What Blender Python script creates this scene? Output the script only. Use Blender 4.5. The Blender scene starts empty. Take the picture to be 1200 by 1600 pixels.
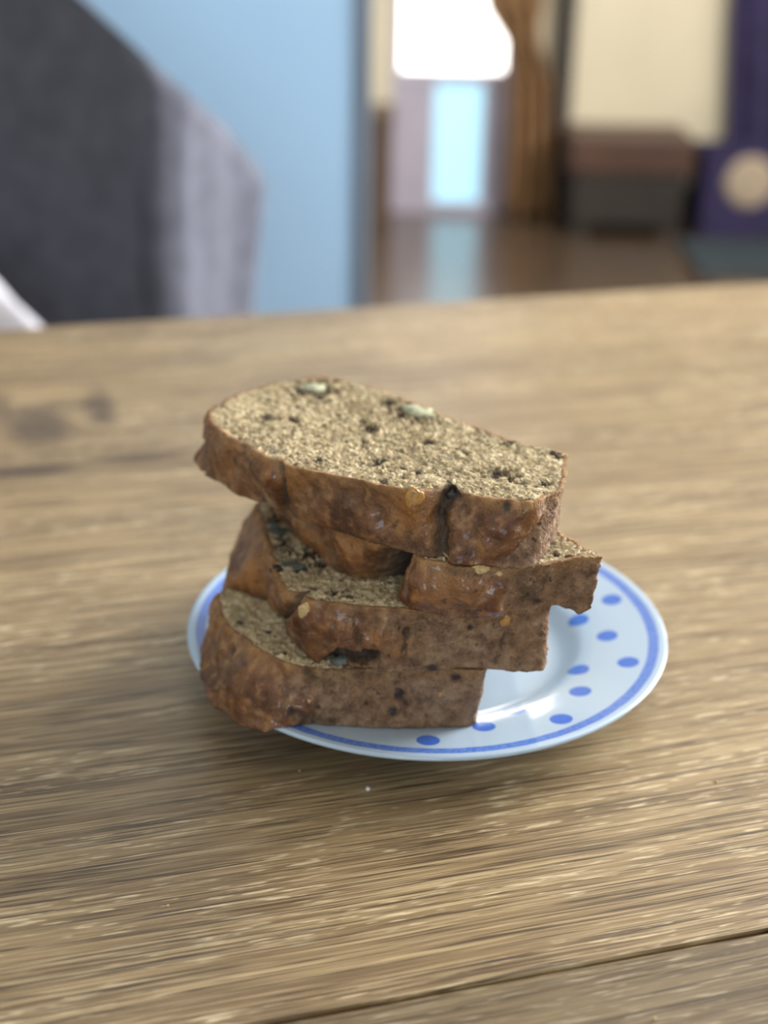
import bpy, bmesh, math, random
import numpy as np
from mathutils import Vector, Matrix, noise

random.seed(7)
scene = bpy.context.scene
col = scene.collection

# ------------------------------------------------------------------ camera
F_PX, PITCH, ROLL = 2200.0, math.radians(24.942), math.radians(1.0619)
CAM = np.array([-.01595, -.44087, .26556])
FWD = np.array([0, math.cos(PITCH), -math.sin(PITCH)])
UP0 = np.array([0, math.sin(PITCH), math.cos(PITCH)])
RT0 = np.array([1., 0, 0])
RT = math.cos(ROLL) * RT0 + math.sin(ROLL) * UP0
UP = -math.sin(ROLL) * RT0 + math.cos(ROLL) * UP0
cd = bpy.data.cameras.new('camera')
cam = bpy.data.objects.new('camera', cd)
col.objects.link(cam)
cam.matrix_world = Matrix(((RT[0], UP[0], -FWD[0], CAM[0]), (RT[1], UP[1], -FWD[1], CAM[1]),
                           (RT[2], UP[2], -FWD[2], CAM[2]), (0, 0, 0, 1)))
cd.sensor_fit = 'VERTICAL'
cd.sensor_height = 36.0
cd.sensor_width = 27.0
cd.lens = F_PX / 1600 * 36
cd.clip_start = .01
cd.dof.use_dof = True
cd.dof.focus_distance = .405
cd.dof.aperture_fstop = 6.3
scene.camera = cam

# ------------------------------------------------------------------ light
world = bpy.data.worlds.new('world')
scene.world = world
world.use_nodes = True
bg = world.node_tree.nodes['Background']
bg.inputs[0].default_value = (.62, .78, 1, 1)
bg.inputs[1].default_value = .3


def area(name, loc, to, sx, sy, watts, color):
    ld = bpy.data.lights.new(name, 'AREA')
    ld.shape = 'RECTANGLE'
    ld.size, ld.size_y, ld.energy, ld.color = sx, sy, watts, color
    o = bpy.data.objects.new(name, ld)
    col.objects.link(o)
    o.location = loc
    o.rotation_euler = (Vector(to) - Vector(loc)).to_track_quat('-Z', 'Y').to_euler()
    return o


# daylight coming in through the window in the right wall and the one behind the camera
area('daylight_right_window', (1.93, 1.3, .85), (0, 1.2, .7), 1.5, 1.2, 112, (1, .98, .95))
area('added_far_fill', (1.93, 3.1, .75), (0, 3.1, .6), 1.0, 1.2, 12, (1, .97, .92))  # fill lamp added to brighten the far wall and chest
area('daylight_front_window', (-.2, -2.53, .75), (-.2, 0, .75), 1.0, .9, 13, (.74, .87, 1))

scene.view_settings.view_transform = 'Standard'
scene.view_settings.look = 'None'
scene.view_settings.gamma = 1
scene.view_settings.use_curve_mapping = False
scene.view_settings.exposure = 0.54
scene.cycles.use_denoising = True


# ------------------------------------------------------------------ helpers
def ray(px, py):
    return RT * (px - 600) + UP * (800 - py) + FWD * F_PX


def at_z(px, py, z):
    d = ray(px, py)
    return CAM + d * ((z - CAM[2]) / d[2])


def at_y(px, py, y):
    d = ray(px, py)
    return CAM + d * ((y - CAM[1]) / d[1])


def project(P):
    d = P - CAM
    k = F_PX / (d @ FWD)
    return 600 + (d @ RT) * k, 800 - (d @ UP) * k


def link(name, me, mat=None, parent=None):
    o = bpy.data.objects.new(name, me)
    col.objects.link(o)
    if mat is not None:
        me.materials.append(mat)
    if parent is not None:
        o.parent = parent
    return o


def empty(name, loc=(0, 0, 0), rz=0):
    o = bpy.data.objects.new(name, None)
    o.empty_display_size = .02
    o.location = loc
    o.rotation_euler = (0, 0, rz)
    col.objects.link(o)
    return o


def tag(o, label, cat, group=None):
    o['label'] = label
    o['category'] = cat
    if group:
        o['group'] = group
    return o


def struct(o, label=None):
    o['kind'] = 'structure'
    if label:
        o['label'] = label
    return o


def bm_box(bm, lo, hi, bevel=0):
    r = bmesh.ops.create_cube(bm, size=1)
    lo, hi = Vector(lo), Vector(hi)
    c, s = (lo + hi) / 2, hi - lo
    for v in r['verts']:
        v.co = Vector((v.co.x * s.x, v.co.y * s.y, v.co.z * s.z)) + c
    if bevel:
        es = list({e for v in r['verts'] for e in v.link_edges})
        bmesh.ops.bevel(bm, geom=es, offset=bevel, segments=2, affect='EDGES', profile=.6)


def box(name, lo, hi, mat, parent=None, bevel=0):
    bm = bmesh.new()
    bm_box(bm, lo, hi, bevel)
    me = bpy.data.meshes.new(name)
    bm.to_mesh(me)
    bm.free()
    return link(name, me, mat, parent)


def boxes(name, bl, mat, parent=None, bevel=0):
    bm = bmesh.new()
    for lo, hi in bl:
        bm_box(bm, lo, hi, bevel)
    me = bpy.data.meshes.new(name)
    bm.to_mesh(me)
    bm.free()
    return link(name, me, mat, parent)


def smooth(o):
    o.data.polygons.foreach_set('use_smooth', [True] * len(o.data.polygons))
    return o


def grid_mesh(name, V, nu, nv, mat, parent=None, close_u=False):
    """V: nu*nv points, index u*nv+v"""
    fs = []
    for u in range(nu if close_u else nu - 1):
        u2 = (u + 1) % nu
        for v in range(nv - 1):
            fs.append((u * nv + v, u2 * nv + v, u2 * nv + v + 1, u * nv + v + 1))
    me = bpy.data.meshes.new(name)
    me.from_pydata([tuple(p) for p in V], [], fs)
    me.update()
    return smooth(link(name, me, mat, parent))


# ------------------------------------------------------------------ materials
class NT:
    def __init__(self, name):
        self.m = bpy.data.materials.new(name)
        self.m.use_nodes = True
        self.t = self.m.node_tree
        self.b = self.t.nodes['Principled BSDF']

    def n(self, typ, **kw):
        nd = self.t.nodes.new('ShaderNode' + typ)
        for k, v in kw.items():
            if k.startswith('i_'):
                key = k[2:]
                key = int(key) if key.isdigit() else key.replace('_', ' ')
                if hasattr(v, 'is_linked') or hasattr(v, 'links'):
                    self.t.links.new(v, nd.inputs[key])
                else:
                    nd.inputs[key].default_value = v
            else:
                setattr(nd, k, v)
        return nd

    def math(self, op, a, b=None, c=None, clamp=False):
        nd = self.n('Math', operation=op, use_clamp=clamp)
        for i, v in enumerate((a, b, c)):
            if v is None:
                continue
            if isinstance(v, (int, float)):
                nd.inputs[i].default_value = v
            else:
                self.t.links.new(v, nd.inputs[i])
        return nd.outputs[0]

    def coords(self, scale=(1, 1, 1), kind='Object', loc=(0, 0, 0)):
        tc = self.n('TexCoord')
        mp = self.n('Mapping')
        self.t.links.new(tc.outputs[kind], mp.inputs['Vector'])
        mp.inputs['Scale'].default_value = scale
        mp.inputs['Location'].default_value = loc
        return mp.outputs[0]

    def noise(self, vec, scale, detail=4, rough=.55, dist=0):
        nd = self.n('TexNoise', i_Scale=scale, i_Detail=detail, i_Roughness=rough, i_Distortion=dist)
        self.t.links.new(vec, nd.inputs['Vector'])
        return nd.outputs[0]

    def ramp(self, fac, stops):
        nd = self.n('ValToRGB')
        self.t.links.new(fac, nd.inputs[0])
        el = nd.color_ramp.elements
        while len(el) < len(stops):
            el.new(.5)
        for e, (p, c) in zip(el, stops):
            e.position = p
            e.color = (*c, 1) if len(c) == 3 else c
        return nd.outputs[0]

    def step(self, fac, a, b):
        nd = self.n('MapRange', interpolation_type='SMOOTHSTEP')
        self.t.links.new(fac, nd.inputs[0])
        nd.inputs[1].default_value = a
        nd.inputs[2].default_value = b
        return nd.outputs[0]

    def mix(self, fac, a, b, mode='MIX'):
        nd = self.n('Mix', data_type='RGBA', blend_type=mode)
        for sock, v in ((nd.inputs[0], fac), (nd.inputs[6], a), (nd.inputs[7], b)):
            if isinstance(v, (int, float)):
                sock.default_value = v
            elif isinstance(v, tuple):
                sock.default_value = (*v, 1)
            else:
                self.t.links.new(v, sock)
        return nd.outputs[2]

    def attr(self, name):
        return self.n('Attribute', attribute_name=name).outputs['Fac']

    def bump(self, h, strength, dist, prev=None):
        nd = self.n('Bump')
        nd.inputs['Strength'].default_value = strength
        nd.inputs['Distance'].default_value = dist
        self.t.links.new(h, nd.inputs['Height'])
        if prev is not None:
            self.t.links.new(prev, nd.inputs['Normal'])
        return nd.outputs[0]

    def set(self, key, v):
        if isinstance(v, (int, float)):
            self.b.inputs[key].default_value = v
        elif isinstance(v, tuple):
            self.b.inputs[key].default_value = (*v, 1)
        else:
            self.t.links.new(v, self.b.inputs[key])
        return self


def plain(name, color, rough=.6, var=.08, scale=20, bump=0, spec=.5):
    t = NT(name)
    nz = t.noise(t.coords(), scale, 4)
    lo = tuple(c * (1 - var) for c in color)
    hi = tuple(min(1, c * (1 + var)) for c in color)
    t.set('Base Color', t.ramp(nz, [(.3, lo), (.7, hi)]))
    t.set('Roughness', rough)
    t.set('Specular IOR Level', spec)
    if bump:
        t.set('Normal', t.bump(nz, .4, bump))
    return t.m


def glow(name, color, strength):
    t = NT(name)
    t.set('Base Color', color).set('Emission Color', color).set('Emission Strength', strength)
    t.set('Roughness', .3)
    return t.m


def oak(name, off, dark):
    t = NT(name)
    c0 = t.coords((1, 1, 1), loc=off)
    wob = t.noise(c0, 3, 2)
    # bend the grain a little so it wanders
    comb = t.n('CombineXYZ')
    sep = t.n('SeparateXYZ')
    t.t.links.new(c0, sep.inputs[0])
    t.t.links.new(sep.outputs[0], comb.inputs[0])
    t.t.links.new(t.math('MULTIPLY_ADD', wob, .014, sep.outputs[1]), comb.inputs[1])
    t.t.links.new(sep.outputs[2], comb.inputs[2])

    def g(sx, sy, **k):
        mp = t.n('Mapping')
        t.t.links.new(comb.outputs[0], mp.inputs[0])
        mp.inputs['Scale'].default_value = (sx, sy, 1)
        return t.noise(mp.outputs[0], 1, **k)
    broad = g(2.2, 13, detail=3)
    band = g(5, 60, detail=3, rough=.6)
    med = g(9, 330, detail=3, rough=.6)
    fine = g(17, 1350, detail=3, rough=.65)
    fleck = g(85, 900, detail=2)
    pore = g(22, 1500, detail=2)
    fleckmask = g(5, 42, detail=2)
    k = dark
    base = t.ramp(broad, [(.30, (.160 * k, .101 * k, .046 * k)), (.5, (.255 * k, .171 * k, .083 * k)),
                          (.70, (.350 * k, .250 * k, .130 * k))])
    base = t.mix(t.math('MULTIPLY', t.step(band, .40, .66), .55), base, (.40 * k, .290 * k, .152 * k))
    base = t.mix(t.math('MULTIPLY', t.math('SUBTRACT', 1, t.step(med, .34, .56)), .62), base, (.105 * k, .064 * k, .031 * k))
    base = t.mix(t.math('MULTIPLY', t.step(fine, .49, .62), .70), base, (.54 * k, .415 * k, .238 * k))
    fm = t.math('MULTIPLY', t.step(fleck, .56, .68), t.step(fleckmask, .40, .58))
    base = t.mix(t.math('MULTIPLY', fm, .85), base, (.70 * k, .575 * k, .375 * k))
    base = t.mix(t.math('MULTIPLY', t.step(pore, .53, .63), .88), base, (.050, .028, .013))
    # dark blotches in the far left of the board
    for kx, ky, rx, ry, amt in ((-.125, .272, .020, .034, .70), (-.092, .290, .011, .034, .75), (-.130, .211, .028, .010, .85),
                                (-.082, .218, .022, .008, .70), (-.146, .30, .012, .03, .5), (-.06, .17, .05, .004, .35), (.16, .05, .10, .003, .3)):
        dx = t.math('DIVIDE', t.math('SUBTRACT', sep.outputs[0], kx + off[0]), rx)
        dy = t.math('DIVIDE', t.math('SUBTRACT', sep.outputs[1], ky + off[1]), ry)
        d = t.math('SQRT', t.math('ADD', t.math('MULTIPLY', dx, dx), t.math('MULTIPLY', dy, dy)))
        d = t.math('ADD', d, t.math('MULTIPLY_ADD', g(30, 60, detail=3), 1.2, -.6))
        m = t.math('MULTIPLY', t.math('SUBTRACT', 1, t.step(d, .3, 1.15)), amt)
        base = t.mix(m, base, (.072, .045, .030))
    t.set('Base Color', base)
    t.set('Roughness', t.math('MULTIPLY_ADD', med, .16, .33))
    t.set('Specular IOR Level', .58)
    n1 = t.bump(fine, .45, .0006)
    t.set('Normal', t.bump(pore, .25, .0005, n1))
    return t.m


def mat_crumb(name):
    t = NT(name)
    c = t.coords()
    big = t.noise(c, 55, 3)
    mid = t.noise(c, 400, 4, .65)
    fine = t.noise(c, 1300, 3, .6)
    vor = t.n('TexVoronoi', feature='F1', i_Scale=760.0)
    t.t.links.new(c, vor.inputs['Vector'])
    pits = vor.outputs['Distance']
    speck = t.noise(c, 700, 2, .5)
    grey = t.noise(c, 130, 3)
    base = t.ramp(mid, [(.30, (.33, .240, .130)), (.48, (.57, .455, .275)), (.68, (.78, .68, .46))])
    base = t.mix(t.math('MULTIPLY', t.step(big, .52, .75), .5), base, (.33, .235, .125))
    base = t.mix(t.math('MULTIPLY', t.step(grey, .54, .70), .60), base, (.215, .170, .115))
    base = t.mix(t.math('MULTIPLY', t.step(fine, .52, .75), .45), base, (.72, .62, .42))
    base = t.mix(t.math('MULTIPLY', t.step(speck, .62, .70), .85), base, (.075, .050, .034))
    vein = t.noise(c, 210, 2, .5, 1.2)
    ln = t.math('SUBTRACT', 1, t.step(t.math('ABSOLUTE', t.math('SUBTRACT', vein, .5)), .006, .022))
    vm = t.step(t.noise(c, 150, 2), .53, .60)
    base = t.mix(t.math('MULTIPLY', t.math('MULTIPLY', ln, vm), .8), base, (.060, .040, .028))
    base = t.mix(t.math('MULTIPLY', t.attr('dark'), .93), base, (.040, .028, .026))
    t.set('Base Color', base)
    t.set('Roughness', .82)
    t.set('Specular IOR Level', .25)
    n1 = t.bump(mid, 1.0, .0018)
    n2 = t.bump(pits, .55, .0007, n1)
    t.set('Normal', t.bump(fine, .6, .0004, n2))
    t.b.inputs['Subsurface Weight'].default_value = .0
    return t.m


def mat_crust(name):
    t = NT(name)
    c = t.coords()
    gloss, lip, torn_shade, dark = (t.attr(a) for a in ('gloss', 'lip', 'torn_shade', 'dark'))
    big = t.noise(c, 60, 3)
    mid = t.noise(c, 240, 4, .6)
    fine = t.noise(c, 1100, 3, .6)
    pit = t.noise(c, 420, 2, .5)
    # baked shiny top crust: red brown to orange brown
    shiny = t.ramp(big, [(.34, (.055, .014, .006)), (.50, (.150, .050, .013)), (.66, (.300, .125, .032))])
    shiny = t.mix(t.math('MULTIPLY', t.step(mid, .50, .70), .60), shiny, (.36, .165, .048))
    shiny = t.mix(t.math('MULTIPLY', t.step(pit, .58, .68), .6), shiny, (.035, .011, .006))
    shiny = t.mix(t.math('MULTIPLY', t.step(fine, .55, .75), .25), shiny, (.36, .19, .075))
    # dull side crust that lay against the tin
    dull = t.ramp(mid, [(.30, (.115, .063, .036)), (.5, (.265, .160, .096)), (.70, (.44, .300, .190))])
    dull = t.mix(t.math('MULTIPLY', t.step(big, .48, .66), .40), dull, (.235, .120, .050))
    dull = t.mix(t.math('MULTIPLY', t.step(fine, .53, .76), .5), dull, (.42, .31, .21))
    dull = t.mix(t.math('MULTIPLY', t.step(pit, .66, .73), .8), dull, (.05, .028, .018))
    base = t.mix(gloss, dull, shiny)
    crumb = t.ramp(mid, [(.3, (.075, .048, .028)), (.52, (.16, .105, .058)), (.74, (.33, .235, .13))])  # exposed crumb, darkened to carry the shade inside cracks
    lipc = t.ramp(mid, [(.3, (.22, .105, .038)), (.7, (.46, .27, .11))])
    base = t.mix(t.math('MULTIPLY', lip, .8), base, lipc)
    base = t.mix(t.math('MULTIPLY', torn_shade, .9), base, crumb)
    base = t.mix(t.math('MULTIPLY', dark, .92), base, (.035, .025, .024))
    t.set('Base Color', base)
    g2 = t.math('MULTIPLY', gloss, t.math('SUBTRACT', 1, t.math('MAXIMUM', lip, torn_shade)), clamp=True)
    sh = t.math('MULTIPLY', g2, t.step(big, .25, .6))
    t.set('Roughness', t.math('MULTIPLY_ADD', sh, -.46, .80))
    t.set('Coat Weight', t.math('MULTIPLY', sh, .7))
    t.b.inputs['Coat Roughness'].default_value = .13
    t.set('Specular IOR Level', .5)
    bs = t.math('MULTIPLY_ADD', gloss, -1.0, 1.6)
    h = t.math('MULTIPLY', mid, bs)
    n1 = t.bump(h, .9, .0018)
    n2 = t.bump(t.math('MULTIPLY', fine, bs), .8, .0007, n1)
    t.set('Normal', n2)
    return t.m


def mat_plate():
    t = NT('plate_glaze')
    tc = t.n('TexCoord')
    sep = t.n('SeparateXYZ')
    t.t.links.new(tc.outputs['Object'], sep.inputs[0])
    x, y, z = sep.outputs
    r = t.math('SQRT', t.math('ADD', t.math('MULTIPLY', x, x), t.math('MULTIPLY', y, y)))
    th = t.math('ARCTAN2', y, x)
    nz = t.noise(tc.outputs['Object'], 900, 3)
    nb = t.noise(tc.outputs['Object'], 160, 3)
    mask = None
    stp = 2 * math.pi / 10
    for rk, a0 in ((.0727, 17.3), (.0646, -2.6), (.0572, 11.2)):
        d = t.math('SUBTRACT', th, math.radians(a0) - stp / 2)
        d = t.math('SUBTRACT', t.math('FLOORED_MODULO', d, stp), stp / 2)
        d = t.math('MULTIPLY', d, rk)
        e = t.math('SUBTRACT', r, rk)
        dd = t.math('SQRT', t.math('ADD', t.math('MULTIPLY', d, d), t.math('MULTIPLY', e, e)))
        m = t.math('SUBTRACT', 1, t.step(dd, .00355, .0039))
        mask = m if mask is None else t.math('MAXIMUM', mask, m)
    wob = t.math('MULTIPLY_ADD', nb, .0006, -.0003)
    rw = t.math('ADD', r, wob)
    s1 = t.math('MULTIPLY', t.step(rw, .0783, .0787), t.math('SUBTRACT', 1, t.step(rw, .0818, .0823)))
    s1 = t.math('MULTIPLY', s1, t.math('MULTIPLY_ADD', t.step(nz, .35, .7), .2, .76))
    top = t.math('GREATER_THAN', t.n('NewGeometry').outputs['Backfacing'], -1)
    mask = t.math('MAXIMUM', mask, s1)
    base = t.mix(mask, (.44, .575, .735), (.045, .160, .66))
    t.set('Base Color', base)
    t.set('Roughness', .09)
    t.set('Specular IOR Level', .55)
    t.set('Coat Weight', .3)
    t.b.inputs['Coat Roughness'].default_value = .04
    return t.m


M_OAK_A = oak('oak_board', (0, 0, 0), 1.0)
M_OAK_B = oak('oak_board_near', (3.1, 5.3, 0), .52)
M_OAK_LEG = oak('oak_leg', (1.7, 2.3, 0), .8)
M_CRUMB = mat_crumb('bread_crumb')
M_CRUST = mat_crust('bread_crust')
M_NUT = plain('walnut_meat', (.40, .41, .27), .5, .35, 400, .0006)
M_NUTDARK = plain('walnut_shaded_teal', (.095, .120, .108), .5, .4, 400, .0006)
M_NUTSKIN = plain('walnut_skin', (.030, .024, .026), .45, .4, 500, .0006)
M_AMBER = plain('walnut_amber', (.46, .25, .075), .22, .3, 500, .0004)
M_PALECRUMB = plain('pale_crumb', (.55, .40, .20), .8, .3, 900, .0006)
M_WHITECRUMB = plain('white_crumb', (.8, .8, .82), .7, .1, 900)
M_PLATE = mat_plate()
M_CREAM = plain('cream_wall_paint', (.66, .58, .42), .85, .04, 6)
M_BLUE = plain('pale_blue_wall_paint', (.46, .715, 1.0), .8, .02, 5)
M_EDGE_SHADE = plain('shaded_wall_edge', (.16, .20, .26), .7, .05, 8)  # wall colour darkened to hold the shade on its end
M_CEIL = plain('ceiling_paint', (.8, .79, .76), .9, .02, 5)
M_WHITE = plain('white_paint', (.78, .79, .82), .45, .03, 8)
M_LAV = plain('lavender_door_paint', (.46, .42, .50), .5, .06, 8)
M_THROW = plain('grey_throw_fabric', (.120, .128, .166), .95, .18, 40, .002, .2)
M_WHITEPLASTIC = plain('white_chair_plastic', (.78, .78, .88), .4, .03, 8)
M_CHAIRWOOD = plain('chair_wood', (.12, .075, .045), .5, .2, 20)
M_REDWOOD = plain('red_brown_wood', (.070, .032, .020), .45, .25, 14)
M_DARKWOOD = plain('dark_wood', (.022, .016, .012), .5, .25, 14)
M_BOXWOOD = plain('brown_wood', (.085, .048, .026), .5, .25, 14)
M_AMBERCLOTH = plain('amber_curtain_cloth', (.27, .155, .075), .9, .25, 14, .002, .2)
M_PURPLE = plain('purple_cloth', (.040, .032, .082), .9, .25, 14, .002, .2)
M_BEIGE = plain('beige_pouf_cloth', (.42, .33, .24), .9, .12, 40, .002, .2)
M_TEAL = plain('dark_teal_mat', (.045, .058, .066), .95, .25, 60, .003, .1)
M_PANE = glow('bright_daylight_pane', (1, .97, .92), 3.2)
M_PANEBLUE = glow('frosted_blue_pane', (.45, .78, .96), .42)


def mat_floor():
    t = NT('brown_floorboards')
    c = t.coords((1, 9, 1))
    nz = t.noise(c, 2.2, 4)
    fine = t.noise(t.coords((4, 60, 1)), 3, 3)
    b = t.ramp(nz, [(.3, (.062, .040, .025)), (.7, (.110, .074, .046))])
    b = t.mix(t.math('MULTIPLY', fine, .3), b, (.06, .035, .02))
    t.set('Base Color', b).set('Roughness', .24).set('Specular IOR Level', .8)
    t.set('Coat Weight', .5)
    t.b.inputs['Coat Roughness'].default_value = .16
    return t.m


M_FLOOR = mat_floor()

# ------------------------------------------------------------------ room shell
FZ = -.75
X0, X1, Y0, Y1, CZ = -2.7, 2.0, -2.6, 4.0, 1.75
struct(box('floor', (X0 - .1, Y0 - .1, FZ - .08), (X1 + .1, Y1 + .1, FZ), M_FLOOR), 'brown polished wooden floor')
struct(box('ceiling', (X0 - .1, Y0 - .1, CZ), (X1 + .1, Y1 + .1, CZ + .08), M_CEIL), 'white ceiling')
struct(box('wall_left', (X0 - .1, Y0 - .1, FZ), (X0, Y1 + .1, CZ), M_CREAM), 'cream side wall')


def wall_with_holes(name, axis, pos, th, a0, a1, holes, mat):
    """axis x: wall lies in the plane x=pos; holes (a_lo,a_hi,z_lo,z_hi) in order along the wall"""
    rects, p = [], a0
    for h in holes:
        rects += [(p, h[0], FZ, CZ), (h[0], h[1], FZ, h[2]), (h[0], h[1], h[3], CZ)]
        p = h[1]
    rects.append((p, a1, FZ, CZ))
    bl = []
    for (p, q, z0, z1) in rects:
        if q - p < 1e-4 or z1 - z0 < 1e-4:
            continue
        bl.append(((pos, p, z0), (pos + th, q, z1)) if axis == 'x' else ((p, pos, z0), (q, pos + th, z1)))
    return struct(boxes(name, bl, mat))


def wall_with_hole(name, axis, pos, th, a0, a1, h, mat):
    return wall_with_holes(name, axis, pos, th, a0, a1, [h], mat)


wall_with_holes('wall_right', 'x', X1, .1, Y0 - .1, Y1 + .1, [(.55, 2.05, .25, 1.45), (2.6, 3.6, .15, 1.35)], M_CREAM)['label'] = 'cream side wall with a wide window'
wall_with_hole('wall_front', 'y', Y0 - .1, .1, X0, X1, (-.7, .3, .3, 1.2), M_CREAM)['label'] = 'cream wall with a window'


def window(name, lo, hi, axis, label):
    w = struct(empty(name, ((lo[0] + hi[0]) / 2, (lo[1] + hi[1]) / 2, lo[2])), label)
    b, L = .05, w.location
    bl = []
    if axis == 'x':
        for p, q, z0, z1 in ((lo[1], hi[1], lo[2], lo[2] + b), (lo[1], hi[1], hi[2] - b, hi[2]),
                             (lo[1], lo[1] + b, lo[2] + b, hi[2] - b), (hi[1] - b, hi[1], lo[2] + b, hi[2] - b)):
            bl.append(((lo[0] - L.x, p - L.y, z0 - L.z), (hi[0] - L.x, q - L.y, z1 - L.z)))
    else:
        for p, q, z0, z1 in ((lo[0], hi[0], lo[2], lo[2] + b), (lo[0], hi[0], hi[2] - b, hi[2]),
                             (lo[0], lo[0] + b, lo[2] + b, hi[2] - b), (hi[0] - b, hi[0], lo[2] + b, hi[2] - b)):
            bl.append(((p - L.x, lo[1] - L.y, z0 - L.z), (q - L.x, hi[1] - L.y, z1 - L.z)))
    boxes('window_frame', bl, M_WHITE, w)


window('window_1', (X1 + .02, .55, .25), (X1 + .08, 2.05, 1.45), 'x', 'white framed wide side window')
window('added_window', (X1 + .02, 2.6, .15), (X1 + .08, 3.6, 1.35), 'x', 'added white framed side window near the far wall, out of view')  # unseen window added around the far fill lamp
window('window_2', (-.7, Y0 - .08, .3), (.3, Y0 - .02, 1.2), 'y', 'white framed window')

# pale blue partition wall beside the chairs; its edge is seen at the opening
bx = float(at_y(552, 240, 1.5)[0])
pw = struct(box('wall_blue', (X0, 1.5, FZ), (bx, 1.6, CZ), M_BLUE), 'pale blue painted wall ending at the room opening')
box('wall_edge', (bx, 1.498, FZ), (bx + .022, 1.602, CZ), M_EDGE_SHADE, pw)  # strip coloured dark as the shaded wall end

# back wall with a glazed door in it
Yb = Y1


def bxz(px, py, Y=Yb):
    p = at_y(px, py, Y)
    return float(p[0]), float(p[2])


dx0, dx1 = bxz(612, 150)[0], bxz(800, 150)[0]
DZ = FZ + 2.0
wall_with_hole('wall_back', 'y', Yb, .1, X0, X1, (dx0, dx1, FZ, DZ), M_CREAM)['label'] = 'cream wall at the far end of the room'
door = struct(empty('door_1', ((dx0 + dx1) / 2, Yb, FZ)), 'narrow glazed door letting in bright daylight')
hw = (dx1 - dx0) / 2
zm = bxz(700, 118)[1] - FZ
st = .075
boxes('door_frame', [((-hw, 0, 0), (-hw + st * .4, .06, 2.0)), ((hw - st * .4, 0, 0), (hw, .06, 2.0)),
                     ((-hw + st * .4, 0, 1.94), (hw - st * .4, .06, 2.0)),
                     ((-hw + st * .4, 0, zm - .02), (hw - st * .4, .06, zm + .015)),
                     ((-hw + st * .4, 0, 0), (hw - st * .4, .06, .03))], M_LAV, door)
boxes('door_panel', [((-hw + st * .4, .01, .03), (-hw + .135, .05, zm - .02)), ((hw - .085, .01, .03), (hw - st * .4, .05, zm - .02))],
      M_LAV, door)
box('pane', (-hw + st * .4, .02, zm + .015), (hw - st * .4, .04, 1.94), M_PANE, door)
box('pane', (-hw + .135, .02, .03), (hw - .085, .04, zm - .02), M_PANEBLUE, door)
struct(boxes('baseboard_back', [((dx1 + .16, Yb - .015, FZ), (X1, Yb, FZ + .1))], M_DARKWOOD), 'dark baseboard')

# ------------------------------------------------------------------ oak table
TYAW = math.radians(15.6)
table = tag(empty('dining_table', (0, 0, FZ), TYAW), 'brown oak dining table with coarse open grain under the plate', 'table')
H = -FZ
SEAM, FAR, NEAR, TX0, TX1 = -.1563, .4377, -.47, -1.0, .85


def board(lo, hi, mat):
    o = box('tabletop_board', lo, hi, mat, table, .0012)
    return o


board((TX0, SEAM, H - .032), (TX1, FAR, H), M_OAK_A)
board((TX0, NEAR, H - .032), (TX1, SEAM - .0011, H - .0004), M_OAK_B)
box('apron', (TX0 + .1, NEAR + .06, H - .12), (TX1 - .1, NEAR + .085, H - .033), M_OAK_LEG, table)
box('apron', (TX0 + .1, FAR - .085, H - .12), (TX1 - .1, FAR - .06, H - .033), M_OAK_LEG, table)
box('apron', (TX0 + .06, NEAR + .1, H - .12), (TX0 + .085, FAR - .1, H - .033), M_OAK_LEG, table)
box('apron', (TX1 - .085, NEAR + .1, H - .12), (TX1 - .06, FAR - .1, H - .033), M_OAK_LEG, table)
for lx in (TX0 + .045, TX1 - .115):
    for ly in (NEAR + .045, FAR - .115):
        box('leg', (lx, ly, 0), (lx + .07, ly + .07, H - .033), M_OAK_LEG, table, .004)

# ------------------------------------------------------------------ plate
PR = [(0, .0075), (.030, .0075), (.0455, .0078), (.0490, .0086), (.0520, .0105), (.0548, .0124), (.0580, .0134), (.066, .0150), (.076, .0167),
      (.0825, .0178), (.0840, .0181), (.0848, .0180), (.0851, .0174), (.0848, .0167), (.080, .0150), (.066, .0122), (.056, .0098), (.050, .0062),
      (.046, .0040), (.044, .0008), (.0425, 0), (.041, .0008), (.040, .0040), (.02, .0042), (0, .0042)]


def dense(pr, step=.0006):
    out = []
    p = [np.array(q) for q in pr]
    for i in range(len(p) - 1):
        p0, p1, p2, p3 = p[max(i - 1, 0)], p[i], p[i + 1], p[min(i + 2, len(p) - 1)]
        n = max(1, int(np.linalg.norm(p2 - p1) / step / 2))
        for k in range(n):
            s = k / n
            v = .5 * (2 * p1 + (p2 - p0) * s + (2 * p0 - 5 * p1 + 4 * p2 - p3) * s * s + (3 * p1 - p0 - 3 * p2 + p3) * s ** 3)
            lin = p1 + (p2 - p1) * s
            out.append(.6 * lin + .4 * v)
    out.append(p[-1])
    return out


def lathe(name, prof, seg, mat, parent=None):
    V, Fs = [], []
    n = len(prof)
    for i in range(seg):
        a = 2 * math.pi * i / seg
        for r, z in prof:
            r = max(r, 1e-5)
            V.append((r * math.cos(a), r * math.sin(a), z))
    return grid_mesh(name, V, seg, n, mat, parent, True)


plate = lathe('side_plate', [(max(a, 0), b) for a, b in dense(PR)], 160, M_PLATE)
plate.data.flip_normals()
tag(plate, 'white china side plate with blue dots and blue rim stripe on the oak table', 'plate')
_pr = np.array([q for q in PR[:11]])


def plate_z(r):
    return np.interp(r, _pr[:, 0], _pr[:, 1])


# ------------------------------------------------------------------ banana bread slices
TILT = math.radians(2.0)
SO = np.array([0, -.065, .0145])
SY = np.array([0, math.cos(TILT), -math.sin(TILT)])
SZ = np.array([0, math.sin(TILT), math.cos(TILT)])


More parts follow.
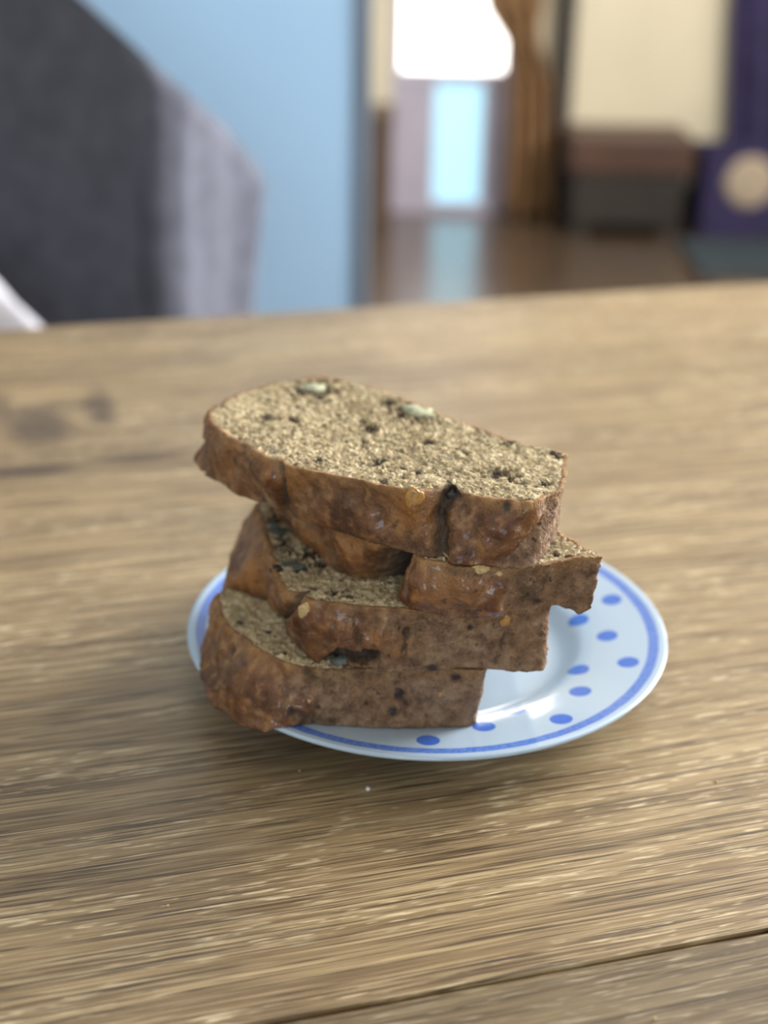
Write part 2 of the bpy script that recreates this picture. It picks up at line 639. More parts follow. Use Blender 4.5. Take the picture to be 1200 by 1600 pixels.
def outline(pts, N, sig):
    P = np.array(pts, float)
    Q = np.vstack([P, P[:1]])
    seg = np.linalg.norm(np.diff(Q, axis=0), axis=1)
    s = np.concatenate([[0], np.cumsum(seg)])
    n = int(s[-1] / .3)
    u = np.linspace(0, s[-1], n, endpoint=False)
    D = np.stack([np.interp(u, s, Q[:, k]) for k in (0, 1)], 1)
    k = np.arange(-40, 41) * .3
    w = np.exp(-k * k / 2 / sig / sig)
    w /= w.sum()
    D = sum(w[i] * np.roll(D, -(i - 40), axis=0) for i in range(81))
    Q = np.vstack([D, D[:1]])
    s = np.concatenate([[0], np.cumsum(np.linalg.norm(np.diff(Q, axis=0), axis=1))])
    u = np.linspace(0, s[-1], N, endpoint=False)
    return np.stack([np.interp(u, s, Q[:, j]) for j in (0, 1)], 1)


def nz_arr(P, scale, seed):
    off = Vector((seed * 7.3, seed * 3.1, seed * 1.7))
    f = noise.noise
    return np.array([f(Vector(p) * scale + off) for p in P])


def set_attr(me, name, arr):
    a = me.attributes.new(name, 'FLOAT', 'POINT')
    a.data.foreach_set('value', np.clip(arr, 0, 1).astype(np.float32))


def seg_dist(px, py, pl):
    d = np.full(px.shape, 1e9)
    for (x0, y0), (x1, y1) in zip(pl[:-1], pl[1:]):
        vx, vy = x1 - x0, y1 - y0
        t = np.clip(((px - x0) * vx + (py - y0) * vy) / (vx * vx + vy * vy + 1e-9), 0, 1)
        d = np.minimum(d, np.hypot(px - x0 - t * vx, py - y0 - t * vy))
    return d


N, ML, KT, KB = 620, 34, 110, 10


def blob(name, r, mat, parent, seed, loc, squash=(1, 1, 1), rot=0, rough=.35, sub=3):
    bm = bmesh.new()
    bmesh.ops.create_icosphere(bm, subdivisions=sub, radius=1)
    for v in bm.verts:
        n = noise.noise(v.co * 1.3 + Vector((seed * 3.7, 0, seed))) + .45 * noise.noise(v.co * 3.1 + Vector((seed, seed, 0)))
        v.co *= 1 + rough * n
        v.co = Vector((v.co.x * squash[0], v.co.y * squash[1], v.co.z * squash[2])) * r
    bmesh.ops.rotate(bm, verts=bm.verts, matrix=Matrix.Rotation(rot, 3, 'Z'))
    me = bpy.data.meshes.new(name)
    bm.to_mesh(me)
    bm.free()
    o = smooth(link(name, me, mat, parent))
    o.location = loc
    return o


def bread_slice(spec):
    sd = spec['seed']
    c0, c1 = spec['c0'], spec['c1']
    bo, to = outline(spec['bot'], N, spec.get('sig', 2.2)), outline(spec['top'], N, spec.get('sig', 2.2))
    # gloss along the outline, by nearest control point of the top outline
    P = np.array(spec['top'], float)
    gl = np.array(spec['gloss'], float)
    d = np.linalg.norm(to[:, None] - P[None], axis=2)
    w = 1 / (d ** 3 + .5)
    G = (w * gl[None]).sum(1) / w.sum(1)
    G = np.clip((G - .25) / .5, 0, 1)
    tan = np.roll(to, -1, 0) - np.roll(to, 1, 0)
    tan /= np.linalg.norm(tan, axis=1)[:, None]
    nor = np.stack([tan[:, 1], -tan[:, 0]], 1)
    cen = to.mean(0)
    if ((to - cen) * nor).sum() < 0:
        nor = -nor
    k = np.ones(9) / 9
    for _ in range(2):
        pad = np.vstack([nor[-4:], nor, nor[:4]])
        nor = np.stack([np.convolve(pad[:, j], k, 'valid') for j in (0, 1)], 1)
    nor /= np.linalg.norm(nor, axis=1)[:, None]

    T = np.linspace(0, 1, ML)
    A = bo[:, None] * (1 - T)[None, :, None] + to[:, None] * T[None, :, None]      # N,ML,2  (mm)
    C = np.broadcast_to(c0 + (c1 - c0) * T, (N, ML)) * 1000.
    pts = np.concatenate([A, C[..., None]], 2).reshape(-1, 3)
    Gm = np.repeat(G, ML)
    Tm = np.tile(T, N)
    nn = np.repeat(nor, ML, axis=0)
    n_big = nz_arr(pts, .085, sd)
    n_mid = nz_arr(pts, .30, sd + 1)
    n_fin = nz_arr(pts, .95, sd + 2)
    n_vf = nz_arr(pts, 2.1, sd + 4)
    Gm = np.clip(Gm + (1.1 * n_big + .5 * n_mid) * (4 * Gm * (1 - Gm)), 0, 1)
    disp = Gm * (1.5 * np.sin(np.pi * np.clip(Tm, 0, 1)) ** .7 - .6 + 3.4 * n_big + .75 * n_mid + .26 * n_fin) \
        + (1 - Gm) * (.6 * n_big + .5 * n_mid + .5 * n_fin + .35 * n_vf)
    # ragged cut edges
    ez = (1.1 * n_big + .5 * n_mid + .35 * n_fin)
    zoff = ez * (np.abs(Tm - .5) * 2) ** 3 * np.where(Tm < .5, 1.3, .7)

    def to_world(p):                                   # p in mm, stack frame
        return SO + p[:, :1] / 1000 * np.array([1., 0, 0]) + p[:, 1:2] / 1000 * SY + p[:, 2:3] / 1000 * SZ

    p0 = pts.copy()
    p0[:, :2] += nn * disp[:, None]
    W = to_world(p0)
    px, py = project(W)
    vis = ((W[:, :2] - CAM[:2]) * nn).sum(1) < 0
    torn_shade = np.zeros(len(pts))
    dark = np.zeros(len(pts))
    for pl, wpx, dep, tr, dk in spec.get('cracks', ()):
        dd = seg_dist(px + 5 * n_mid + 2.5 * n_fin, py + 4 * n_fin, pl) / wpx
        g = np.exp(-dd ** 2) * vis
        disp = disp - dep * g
        torn_shade = np.maximum(torn_shade, np.clip(g * 2.2 - .4, 0, 1) * tr)
        dark = np.maximum(dark, np.clip(g * 2.6 - 1.1, 0, 1) * dk)  # crack centres painted dark as shade
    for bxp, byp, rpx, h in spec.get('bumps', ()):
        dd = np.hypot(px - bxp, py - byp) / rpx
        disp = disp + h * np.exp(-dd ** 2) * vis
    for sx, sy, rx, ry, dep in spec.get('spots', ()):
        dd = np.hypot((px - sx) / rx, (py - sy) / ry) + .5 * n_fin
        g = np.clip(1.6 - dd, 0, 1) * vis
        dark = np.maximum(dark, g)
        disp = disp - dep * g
    p1 = pts.copy()
    p1[:, :2] += nn * disp[:, None]
    p1[:, 2] += zoff
    for hx, hy, rpx, h in spec.get('hang', ()):       # torn bits hanging under the edge
        dd = np.abs(px - hx) / rpx
        p1[:, 2] -= h * np.exp(-dd ** 2) * vis * (1 - Tm) ** 2
    lip = np.clip((Tm - .80) / .20 + .35 * n_mid, 0, 1) * np.clip(.8 + 1.2 * n_big, 0, 1)

    def conform(Wp, t):
        if spec.get('on_plate'):
            r = np.hypot(Wp[:, 0], Wp[:, 1])
            need = np.maximum(0, plate_z(r) + .0003 - Wp[:, 2]) * np.clip((.0885 - r) / .0025, 0, 1)
            need = need * (1 - t)
            Wp[:, 2] += need
        return Wp

    outer = p1.reshape(N, ML, 3)
    nor3 = np.concatenate([nor, np.zeros((N, 1))], 1)
    # --- crust: inner bottom ring, wall, inner top ring
    inset = 1.5
    ib = outer[:, 0] - nor3 * inset
    it = outer[:, -1] - nor3 * inset + np.array([0, 0, .02])
    it2 = outer[:, -1] - nor3 * 2.4 - np.array([0, 0, 1.5])
    cr = np.concatenate([ib[:, None], outer, it[:, None], it2[:, None]], 1)
    Wc = to_world(cr.reshape(-1, 3))
    tcol = np.tile(np.concatenate([[0], T, [1, 1]]), N)
    Wc = conform(Wc, tcol)
    base = np.array(spec['base'])                      # empty location
    root = empty('banana_bread_slice', base)
    o = grid_mesh('crust', Wc - base, N, ML + 3, M_CRUST, root, True)
    pad = lambda a, lo, hi: np.concatenate([np.full((N, 1), lo) if lo is not None else a.reshape(N, ML)[:, :1], a.reshape(N, ML),
                                            np.repeat(np.full((N, 1), hi) if hi is not None else a.reshape(N, ML)[:, -1:], 2, 1)], 1).ravel()
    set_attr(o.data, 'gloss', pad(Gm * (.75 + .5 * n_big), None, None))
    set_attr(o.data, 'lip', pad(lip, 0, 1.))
    set_attr(o.data, 'torn_shade', pad(torn_shade, None, None))
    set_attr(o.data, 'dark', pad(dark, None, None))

    # --- crumb body: bottom cap, thin wall, top cap
    e_b = outer[:, 0] - nor3 * 1.4 + np.array([0, 0, .15])
    e_t = outer[:, -1] - nor3 * 1.2
    mid_i = list(range(1, ML - 1, 2))
    mids = [outer[:, i] - nor3 * 2.6 for i in mid_i]
    cb, ct = e_b.mean(0), e_t.mean(0)
    sB = np.linspace(0, 1, KB, endpoint=False)[::-1]
    sB = np.linspace(.02, 1, KB)
    sT = np.linspace(1, .006, KT)
    cols = [cb + (e_b - cb) * s for s in sB] + mids
    ncap0 = len(cols)
    cols += [ct + (e_t - ct) * s for s in sT]
    R = np.stack(cols, 1)                              # N, L, 3
    top = R[:, ncap0:].reshape(-1, 3)
    # flatten the cap: inside heights follow the cut plane, not the ragged edge
    sarr = np.tile(sT, N)
    edge_w = np.clip((sarr - .93) / .07, 0, 1)
    top[:, 2] = c1 * 1000 * (1 - edge_w) + top[:, 2] * edge_w
    t_big = nz_arr(top, .06, sd + 5)
    t_mid = nz_arr(top, .42, sd + 6)
    t_fin = nz_arr(top, 1.15, sd + 7)
    hgt = .8 * t_big + .60 * t_mid + .75 * t_fin
    Wt = to_world(top)
    px, py = project(Wt)
    dk = np.zeros(len(top))
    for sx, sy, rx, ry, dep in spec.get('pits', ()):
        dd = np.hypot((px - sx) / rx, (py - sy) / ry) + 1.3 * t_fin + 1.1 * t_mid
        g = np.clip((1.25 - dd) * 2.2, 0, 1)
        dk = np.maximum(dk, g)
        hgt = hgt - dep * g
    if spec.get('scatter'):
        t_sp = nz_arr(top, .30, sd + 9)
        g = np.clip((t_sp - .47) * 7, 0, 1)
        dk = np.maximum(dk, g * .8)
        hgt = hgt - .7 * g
    top[:, 2] += hgt * np.clip((1.002 - sarr) / .03, 0, 1)
    R[:, ncap0:] = top.reshape(N, KT, 3)
    L = R.shape[1]
    Wb = to_world(R.reshape(-1, 3))
    tl = np.tile(np.concatenate([np.zeros(KB), T[mid_i], np.ones(KT)]), N)
    Wb = conform(Wb, tl)
    o2 = grid_mesh('crumb', Wb - base, N, L, M_CRUMB, root, True)
    dcol = np.zeros((N, L))
    dcol[:, ncap0:] = dk.reshape(N, KT)
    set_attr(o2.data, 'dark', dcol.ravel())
    # --- walnut pieces and stuck crumbs
    for i, (nx, ny, r, sq, rot, mat, nm, where) in enumerate(spec.get('bits', ())):
        if where == 'top':
            dr = ray(nx, ny)
            pl = SO + SZ * (c1 - .0007)
            w_ = CAM + dr * (((pl - CAM) @ SZ) / (dr @ SZ))
        else:
            j = np.argmin(np.hypot(*(np.array(project(to_world(p1))) - np.array([[nx], [ny]]))) + 1e4 * (~vis))
            w_ = to_world(p1[j:j + 1])[0] - np.append(nn[j], 0) * r * .45
        blob(nm, r, mat, root, sd * 5 + i, tuple(w_ - base), sq, rot)
    tag(root, spec['label'], 'bread slice', 'stacked banana bread slices')
    return root


SL = [
    dict(seed=11, c0=0, c1=.0225, on_plate=True, base=(-.028, -.02, .0145),
         label='bottom slice of the banana bread stack, overhanging the plate rim',
         bot=[(15, 3), (-11, 0), (-23, 0), (-40, -1), (-46, -5), (-53, -5.5), (-59.5, -1), (-70.5, 10), (-76, 26), (-78.5, 48), (-70, 72), (-55, 86), (-35, 92), (-12, 94),
              (8, 93), (14, 90), (15, 50), (15, 20)],
         top=[(17, -1), (3, 0), (-15, -2), (-29, -2), (-40, -2), (-51, 4), (-62, 16), (-70, 32), (-72, 38), (-73, 50), (-68, 70), (-54, 85),
              (-35, 92), (-12, 94), (10, 94), (17, 91), (18, 50), (17.5, 20)],
         gloss=[0, 0, 0, 0, .55, 1, 1, 1, 1, 1, 1, 1, 0, 0, 0, 0, 0, 0],
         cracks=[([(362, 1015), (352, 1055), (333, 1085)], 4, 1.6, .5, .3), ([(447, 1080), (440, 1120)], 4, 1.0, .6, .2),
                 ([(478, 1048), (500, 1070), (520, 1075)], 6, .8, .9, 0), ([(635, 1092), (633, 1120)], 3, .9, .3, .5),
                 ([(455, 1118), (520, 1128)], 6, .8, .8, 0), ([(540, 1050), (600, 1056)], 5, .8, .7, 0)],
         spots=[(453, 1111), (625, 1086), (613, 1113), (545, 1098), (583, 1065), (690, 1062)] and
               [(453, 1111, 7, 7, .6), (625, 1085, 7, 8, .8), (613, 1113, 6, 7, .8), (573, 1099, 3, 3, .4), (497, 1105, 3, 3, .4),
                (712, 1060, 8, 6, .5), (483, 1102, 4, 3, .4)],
         pits=[(420, 985, 6, 3, .6), (445, 1022, 8, 3, .6), (375, 972, 4, 3, .5)], scatter=True,
         bits=[(690, 1082, .0017, (1, .5, 1.2), 0, M_AMBER, 'walnut_crumb', 'side'), (623, 1082, .0016, (1, .6, 1), .3, M_NUTSKIN, 'walnut_crumb', 'side'),
               (612, 1112, .0014, (1, .6, 1), .3, M_NUTSKIN, 'walnut_crumb', 'side'), (484, 1096, .0010, (1, .6, 1), .3, M_PALECRUMB, 'stuck_crumb', 'side')]),
    dict(seed=23, c0=.0227, c1=.0445, base=(-.017, -.015, .037),
         label='banana bread slice second from the bottom, pale crumb stuck on its crust',
         bot=[(35, -2), (17, 0), (-11, -3), (-35, -1), (-45, 14), (-50, 30), (-53, 43), (-62, 49), (-70, 53), (-72, 66), (-67, 82), (-54, 94),
              (-35, 100), (-12, 102), (20, 101), (34, 97), (36, 50)],
         top=[(36, 2), (20, -4), (2, -7), (-8, -3), (-23, -3), (-38, 0), (-45, 5), (-51, 19), (-55, 40), (-58.5, 62), (-62, 76), (-58, 90),
              (-47, 98), (-30, 102), (-10, 103), (20, 102), (35, 98), (37, 50)],
         gloss=[0, 0, 0, .4, 1, 1, 1, 1, 1, 1, 1, 1, 1, 0, 0, 0, 0, 0],
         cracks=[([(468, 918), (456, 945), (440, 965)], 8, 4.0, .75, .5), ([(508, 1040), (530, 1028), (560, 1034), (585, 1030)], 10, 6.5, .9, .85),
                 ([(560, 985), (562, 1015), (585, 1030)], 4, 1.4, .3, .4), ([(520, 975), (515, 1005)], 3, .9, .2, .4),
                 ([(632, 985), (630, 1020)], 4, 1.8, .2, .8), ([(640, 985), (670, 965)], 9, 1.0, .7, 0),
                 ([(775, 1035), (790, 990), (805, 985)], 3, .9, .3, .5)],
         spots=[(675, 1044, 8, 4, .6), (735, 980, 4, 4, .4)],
         bumps=[(600, 990, 16, 1.2), (545, 985, 14, .8), (480, 985, 18, 1.0)],
         pits=[(425, 888, 9, 8, .8), (432, 812, 16, 10, 1.2), (468, 885, 20, 6, .8), (520, 922, 9, 4, .7), (545, 930, 10, 4, .7), (505, 936, 6, 4, .6),
               (485, 865, 24, 8, .9), (510, 880, 20, 8, .9), (445, 850, 10, 18, .7)], scatter=True,
         bits=[(474, 957, .0021, (1.0, .8, 1.4), .2, M_PALECRUMB, 'stuck_crumb', 'side'),
               (432, 832, .0044, (1.0, 1.6, .25), .3, M_NUTDARK, 'walnut_piece', 'top'), (455, 884, .0030, (1.5, 1.0, .3), -.3, M_NUTDARK, 'walnut_piece', 'top'),
               (432, 889, .0022, (1.0, 1.2, .5), 0, M_NUTSKIN, 'walnut_piece', 'top'), (534, 1038, .0024, (1.6, .6, .8), 0, M_NUTDARK, 'walnut_piece', 'side'),
               (790, 970, .0022, (1.0, .6, 1.2), 0, M_AMBER, 'walnut_crumb', 'side')]),
    dict(seed=37, c0=.0447, c1=.0615, base=(-.001, -.02, .059),
         label='banana bread slice second from the top with a deep dark split in its crust',
         bot=[(49, -1), (37, 1), (21, -7), (4, -10), (-8, -3), (-13, 6), (-22, 13), (-32, 24), (-47, 51), (-53, 66), (-52, 80), (-42, 90), (-25, 95),
              (-8, 92), (0, 82), (38, 18)],
         top=[(51, 0), (42, -1), (30, -7), (11, -11), (-8, -3), (-20, 8), (-32, 22), (-46, 48), (-53, 66), (-52, 80), (-42, 91), (-25, 96), (-7, 94),
              (1, 86), (40, 17)],
         gloss=[0, 0, .25, 1, 1, 1, 1, 1, 1, 1, 1, 0, 0, 0, 0],
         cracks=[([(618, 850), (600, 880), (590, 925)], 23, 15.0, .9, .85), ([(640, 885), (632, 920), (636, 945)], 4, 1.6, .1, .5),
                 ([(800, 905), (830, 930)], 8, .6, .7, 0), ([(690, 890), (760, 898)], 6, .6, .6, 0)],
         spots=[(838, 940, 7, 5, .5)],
         bumps=[(522, 885, 14, 1.6), (660, 915, 22, 1.4), (720, 925, 24, 1.0), (618, 935, 10, 1.4)],
         hang=[(905, 958, 10, 2.2), (885, 948, 8, .8)],
         pits=[(890, 870, 6, 3, .6), (870, 865, 8, 4, .6), (905, 850, 5, 3, .5)], scatter=True,
         bits=[(780, 898, .0010, (1, .7, 1), 0, M_PALECRUMB, 'stuck_crumb', 'side'), (752, 893, .0020, (1.6, .6, .8), 0, M_PALECRUMB, 'stuck_crumb', 'side')]),
    dict(seed=53, c0=.0618, c1=.081, base=(-.018, -.012, .077),
         label='top slice of the banana bread stack with its walnut-flecked cut face upward',
         bot=[(28, -9), (3, -8), (-16, 5), (-42, 23), (-62, 41), (-79, 62), (-80.5, 74), (-76, 86), (-60, 104), (-42, 113), (-34, 110), (-17, 97),
              (3, 72), (25, 48), (40, 33), (36, 8)],
         top=[(38, 6), (27, -6), (3, 1), (-16, 5), (-46, 20), (-62, 38), (-73, 54), (-78, 70), (-75, 84), (-59, 103), (-41, 114), (-33, 111), (-17, 99),
              (3, 74), (25, 50), (42, 36)],
         gloss=[.1, 1, 1, 1, 1, 1, 1, 1, 1, 0, 0, 0, 0, 0, 0, 0],
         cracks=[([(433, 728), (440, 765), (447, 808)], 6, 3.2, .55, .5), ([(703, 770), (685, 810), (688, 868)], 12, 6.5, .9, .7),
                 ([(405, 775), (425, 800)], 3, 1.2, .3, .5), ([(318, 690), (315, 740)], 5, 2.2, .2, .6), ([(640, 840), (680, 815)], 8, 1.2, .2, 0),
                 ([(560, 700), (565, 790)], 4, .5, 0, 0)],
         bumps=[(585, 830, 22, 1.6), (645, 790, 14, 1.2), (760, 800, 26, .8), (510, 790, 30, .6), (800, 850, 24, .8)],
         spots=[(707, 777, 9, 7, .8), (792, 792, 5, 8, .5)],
         pits=[(490, 607, 30, 13, 1.0), (612, 630, 14, 8, 1.0), (650, 642, 34, 20, 1.1), (577, 668, 13, 7, 1.0), (567, 692, 9, 4, .8), (652, 736, 7, 4, .8),
               (778, 738, 22, 8, 1.2), (800, 745, 12, 7, 1.0), (883, 761, 7, 5, .8), (868, 705, 14, 8, .6), (850, 755, 10, 5, .6), (345, 633, 7, 5, .8),
               (372, 685, 5, 4, .6), (420, 655, 11, 6, .5), (590, 722, 12, 5, .5), (600, 752, 10, 5, .5), (828, 782, 9, 4, .6), (795, 783, 8, 5, .7), (462, 655, 9, 5, .5),
               (520, 592, 14, 5, .6), (670, 690, 10, 5, .6), (500, 720, 10, 5, .4), (730, 655, 14, 6, .5), (800, 690, 14, 6, .5)], scatter=True,
         bits=[(490, 606, .0036, (1.4, 1.2, .26), .2, M_NUT, 'walnut_piece', 'top'), (655, 643, .0046, (1.7, .95, .22), -.75, M_NUT, 'walnut_piece', 'top'),
               (647, 786, .0026, (1.0, .6, 1.7), 0, M_AMBER, 'walnut_piece', 'side'), (708, 777, .0022, (1.2, .7, 1), 0, M_NUTSKIN, 'walnut_piece', 'side')]),
]
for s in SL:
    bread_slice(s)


# crumbs on the table
def table_crumb(px, py, r, mat, label, sd, group=None):
    p = at_z(px, py, 0)
    o = blob('crumb', r, mat, None, sd, (p[0], p[1], r * .55), (1, .9, .7), sd, .4, 2)
    tag(o, label, 'crumb', group)


table_crumb(575, 1234, .0008, M_WHITECRUMB, 'tiny white crumb on the oak table just in front of the plate', 1)
for i, (px, py, lb) in enumerate((
        (1119, 1222, 'minute pale crumb on the oak board beside the open dotted side of the plate'),
        (1023, 1592, 'minute pale crumb on the darker oak board past the seam'),
        (262, 1416, 'minute pale crumb alone on bare oak, well away from the plate'),
        (468, 1205, 'minute pale crumb on the table below the overhanging bottom slice'))):
    table_crumb(px, py, .00045, M_PALECRUMB, lb, 2 + i, 'loose pale crumbs on the table')

# ------------------------------------------------------------------ far side of the table: chairs and throw
def dining_chair(name, loc, rz, label, seat_mat, leg_mat, back_h, sw=.44, sd=.42):
    """local frame: seat in front (+y is the backrest side)"""
    t = tag(empty(name, loc, rz), label, 'chair')
    sh = .45
    # moulded seat
    n = 14
    V = []
    for i in range(n):
        for j in range(n):
            u, v = i / (n - 1) * 2 - 1, j / (n - 1) * 2 - 1
            x = u * sw / 2 * (1 - .06 * v * v)
            y = v * sd / 2 * (1 - .06 * u * u)
            V.append((x, y, sh - .012 * (1 - u * u) * (1 - v * v)))
    s = grid_mesh('seat', V, n, n, seat_mat, t)
    md = s.modifiers.new('s', 'SOLIDIFY')
    md.thickness = .016
    V = []
    m = 16
    for i in range(m):
        for j in range(m):
            u, v = i / (m - 1) * 2 - 1, j / (m - 1)
            wtop = sw / 2 * (1 - .42 * max(0, v - .62) ** 1.5 / .38 ** 1.5 * .45)
            x = u * wtop
            z = sh + .005 + v * back_h - .07 * (abs(u) ** 3.2) * v ** 3
            y = sd / 2 + .02 + .09 * v + .035 * (1 - u * u) * (.4 + .6 * v)
            V.append((x, y, z))
    b = grid_mesh('backrest', V, m, m, seat_mat, t)
    md = b.modifiers.new('s', 'SOLIDIFY')
    md.thickness = .018
    for sx in (-1, 1):
        for sy in (-1, 1):
            bm = bmesh.new()
            bm_box(bm, (-.016, -.016, 0), (.016, .016, sh - .02), .004)
            for v in bm.verts:
                f = 1 - v.co.z / sh
                v.co.x += sx * (sw / 2 - .05 + .045 * f)
                v.co.y += sy * (sd / 2 - .05 + .045 * f)
            me = bpy.data.meshes.new('leg')
            bm.to_mesh(me)
            bm.free()
            link('leg', me, leg_mat, t)
    return t


# white chair whose backrest corner rises behind the table edge
wc = at_y(0, 470, .74)
dining_chair('white_dining_chair', (wc[0] - .152, .40, FZ), 0, 'white chair behind the far table edge, beside the grey throw', M_WHITEPLASTIC, M_CHAIRWOOD,
             float(at_y(20, 424, .74)[2]) - FZ - .416)
# the throw: a heavy cloth falling in folds from the chair back; nearest fold line stands towards the table
def throw():
    Yc = .92
    pc = at_y(296, 300, Yc - .10)        # near vertical fold
    pr = at_y(402, 300, Yc + .06)        # right limit
    xl = -.80
    K = [(xl, Yc + .30), (xl + .05, Yc + .02), (pc[0] - .16, Yc - .03), (pc[0] - .03, Yc - .10), (pc[0] + .005, Yc - .09), (pr[0] - .02, Yc + .03), (pr[0], Yc + .10),
         (pr[0] - .08, Yc + .26), (-.5, Yc + .36)]
    O = outline([(a * 1000, b * 1000) for a, b in K], 200, 3.4) / 1000
    O = np.array(O)
    nu, nv = 200, 46
    tz = []
    for x, y in O:                       # top height follows the sloping silhouette
        q0, q1 = at_y(128, 0, y), at_y(398, 238, y)
        f = (x - q0[0]) / (q1[0] - q0[0])
        z = q0[2] + (q1[2] - q0[2]) * f
        z -= .10 * max(0, y - Yc)
        tz.append(min(z, .44) if f < 0 else z)
    tz = np.array(tz)
    cen = O.mean(0)
    V = []
    for i in range(nu):
        x, y = O[i]
        d = np.array([x, y]) - cen
        d /= np.linalg.norm(d)
        for j in range(nv):
            v = j / (nv - 1)
            if v < .8:
                t = v / .8
                z = (FZ + .15) * (1 - t) + tz[i] * t
                a = .5 + .5 * (1 - t)
                fo = (.012 * math.sin(i * .42 + 2.2 * t) + .016 * math.sin(i * .21 + 1.1 * t)) * a + .02 * noise.noise(Vector((x * 9, y * 9, z * 3)))
                if x > pr[0] - .09:
                    fo -= .018 * math.sin(math.pi * min(1, max(0, (t - .35) / .6)))
                p = np.array([x, y]) + d * (fo + .012 * (1 - t))
            else:
                t = (v - .8) / .2
                p = cen + (np.array([x, y]) - cen) * (1 - t * .98)
                z = tz[i] * (1 - t) + (tz.max() - .01) * t * .35 + tz[i] * t * .65 + .012 * math.sin(t * 3)
                z = min(z, tz[i] + .02)
            V.append((p[0], p[1], z))
    base = np.array([cen[0], cen[1], FZ])
    root = tag(empty('covered_chair', base), 'chair under a slate grey fabric cover in front of the pale blue wall', 'chair')
    grid_mesh('fabric_cover', [np.array(p) - base for p in V], nu, nv, M_THROW, root, True)
    for lx, ly in ((-.62, Yc + .06), (-.24, Yc + .04), (-.62, Yc + .24), (-.30, Yc + .22)):
        box('leg', (lx - .02 - base[0], ly - .02 - base[1], 0), (lx + .02 - base[0], ly + .02 - base[1], .25), M_CHAIRWOOD, root, .003)


throw()


# ------------------------------------------------------------------ far end of the room
def hanging_cloth(name, left, right, Y, mat, waves, amp, thick, ztop, label, cat):
    """left/right: [(px,py)...] from top to bottom, seen at the plane y=Y; carried up straight to ztop"""
    L = [at_y(a, b, Y) for a, b in left]
    R = [at_y(a, b, Y) for a, b in right]
    L = [np.array([L[0][0], Y, ztop])] + L
    R = [np.array([R[0][0], Y, ztop])] + R
    rows, cols = 40, 60
    zb = FZ + .004
    V = []
    lz, lx = [p[2] for p in L][::-1], [p[0] for p in L][::-1]
    rz, rx = [p[2] for p in R][::-1], [p[0] for p in R][::-1]
    for i in range(cols):
        u = i / (cols - 1)
        for j in range(rows):
            z = zb + (ztop - zb) * j / (rows - 1)
            x = np.interp(z, lz, lx) * (1 - u) + np.interp(z, rz, rx) * u
            y = Y + amp * math.sin(u * waves * 2 * math.pi + .6 * math.sin(z * 4)) * (1 - .3 * j / rows)
            V.append((x, y, z))
    base = np.array([V[len(V) // 2][0], Y, zb])
    o = grid_mesh(name, [np.array(p) - base for p in V], cols, rows, mat)
    o.location = base
    md = o.modifiers.new('s', 'SOLIDIFY')
    md.thickness = thick
    tag(o, label, cat)
    return o


hanging_cloth('amber_curtain', [(760, 5), (805, 80), (800, 200), (792, 325)], [(850, 5), (838, 60), (862, 130), (866, 325)], 3.93, M_AMBERCLOTH, 3, .02, .012, CZ - .3,
              'amber brown curtain hanging beside the bright glazed door', 'curtain')
hanging_cloth('purple_curtain', [(1146, 5), (1140, 160), (1136, 335)], [(1330, 5), (1330, 160), (1330, 335)], 3.955, M_PURPLE, 4, .015, .008, CZ - .3,
              'deep purple cloth hanging beside the low dark chest', 'curtain')

# dark post between the curtain and the cream wall
x0, x1 = bxz(866, 150, 3.95)[0], bxz(893, 150, 3.95)[0]
struct(box('trim_1', (x0, 3.95, FZ), (x1, 3.998, CZ), M_DARKWOOD), 'dark wooden post beside the amber curtain')

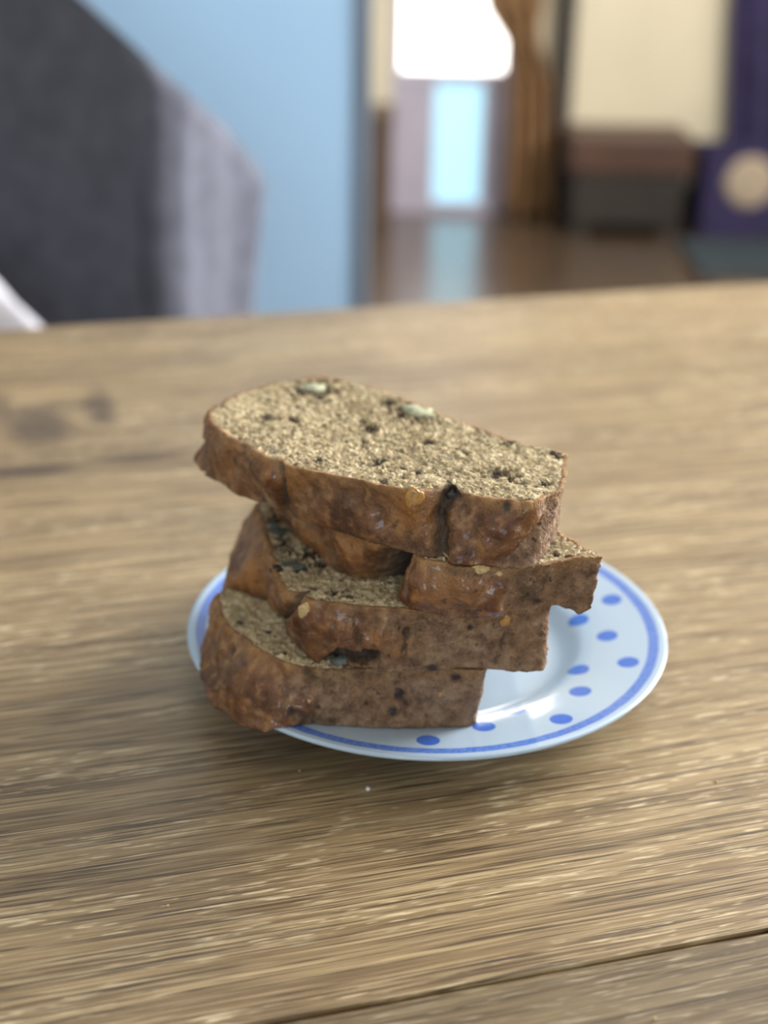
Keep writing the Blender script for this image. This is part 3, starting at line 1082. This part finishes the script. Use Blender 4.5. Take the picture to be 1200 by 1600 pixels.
# low wooden chest against the cream wall
cx0, ct = bxz(893, 215, 3.72)
cx1, _ = bxz(1088, 215, 3.72)
_, cmz = bxz(1000, 272, 3.72)
chest = tag(empty('low_chest', ((cx0 + cx1) / 2, 3.85, FZ)), 'low dark wooden chest with red-brown lid against the cream wall', 'chest')
hw2 = (cx1 - cx0) / 2
box('lid', (-hw2, -.13, cmz - FZ), (hw2, .13, ct - FZ), M_REDWOOD, chest, .006)
box('body', (-hw2 + .015, -.115, .03), (hw2 - .015, .125, cmz - FZ - .001), M_DARKWOOD, chest, .004)
for sx in (-1, 1):
    for sy in (-1, 1):
        box('foot', (sx * (hw2 - .05) - .02, sy * .09 - .02, 0), (sx * (hw2 - .05) + .02, sy * .09 + .02, .03), M_DARKWOOD, chest)

# brown box left of the door
qx0, qz = bxz(560, 172, 3.85)
qx1, _ = bxz(612, 172, 3.85)
cab = tag(empty('wooden_box', ((qx0 + qx1) / 2 - .1, 3.88, FZ)), 'low brown wooden box between the pale blue wall and the glazed door', 'box')
hb = (qx1 - qx0) / 2 + .1
box('body', (-hb, -.1, 0), (hb, .1, qz - FZ - .022), M_BOXWOOD, cab, .005)
box('lid', (-hb - .008, -.108, qz - FZ - .021), (hb + .008, .108, qz - FZ), M_BOXWOOD, cab, .005)

# dark teal mat and a purple bin with a round beige patch, in front of the purple cloth
a = at_z(1095, 432, FZ)
b = at_z(1105, 378, FZ)
mat_o = box('floor_mat', (0, 0, 0), (.9, float(b[1] - a[1]), .012), M_TEAL, None, .004)
mat_o.location = (float(a[0]), float(a[1]), FZ)
tag(mat_o, 'dark teal mat on the brown floor in front of the purple bin', 'mat')
YB = 3.74
px0, pz = bxz(1106, 236, YB)
bw = .42
pbin = tag(empty('storage_bin', (px0 + bw / 2, YB + .09, FZ)), 'purple storage bin with a round beige patch below the purple cloth', 'bin')
bh = pz - FZ
t_ = .008
boxes('body', [((-bw / 2, -.09, 0), (bw / 2, -.09 + t_, bh)), ((-bw / 2, .09 - t_, 0), (bw / 2, .09, bh)), ((-bw / 2, -.09 + t_, 0), (-bw / 2 + t_, .09 - t_, bh)),
               ((bw / 2 - t_, -.09 + t_, 0), (bw / 2, .09 - t_, bh)), ((-bw / 2 + t_, -.09 + t_, 0), (bw / 2 - t_, .09 - t_, t_))], M_PURPLE, pbin)
ca, cz = bxz(1172, 285, YB)
rr = bxz(1172, 285, YB)[0] - bxz(1132, 285, YB)[0]
pt = lathe('patch', [(.0001, .006), (rr * .8, .006), (rr * .97, .004), (rr, .0)], 48, M_BEIGE, pbin)
pt.rotation_euler = (math.pi / 2, 0, 0)
pt.location = (ca - px0 - bw / 2, -.0905, cz - FZ)
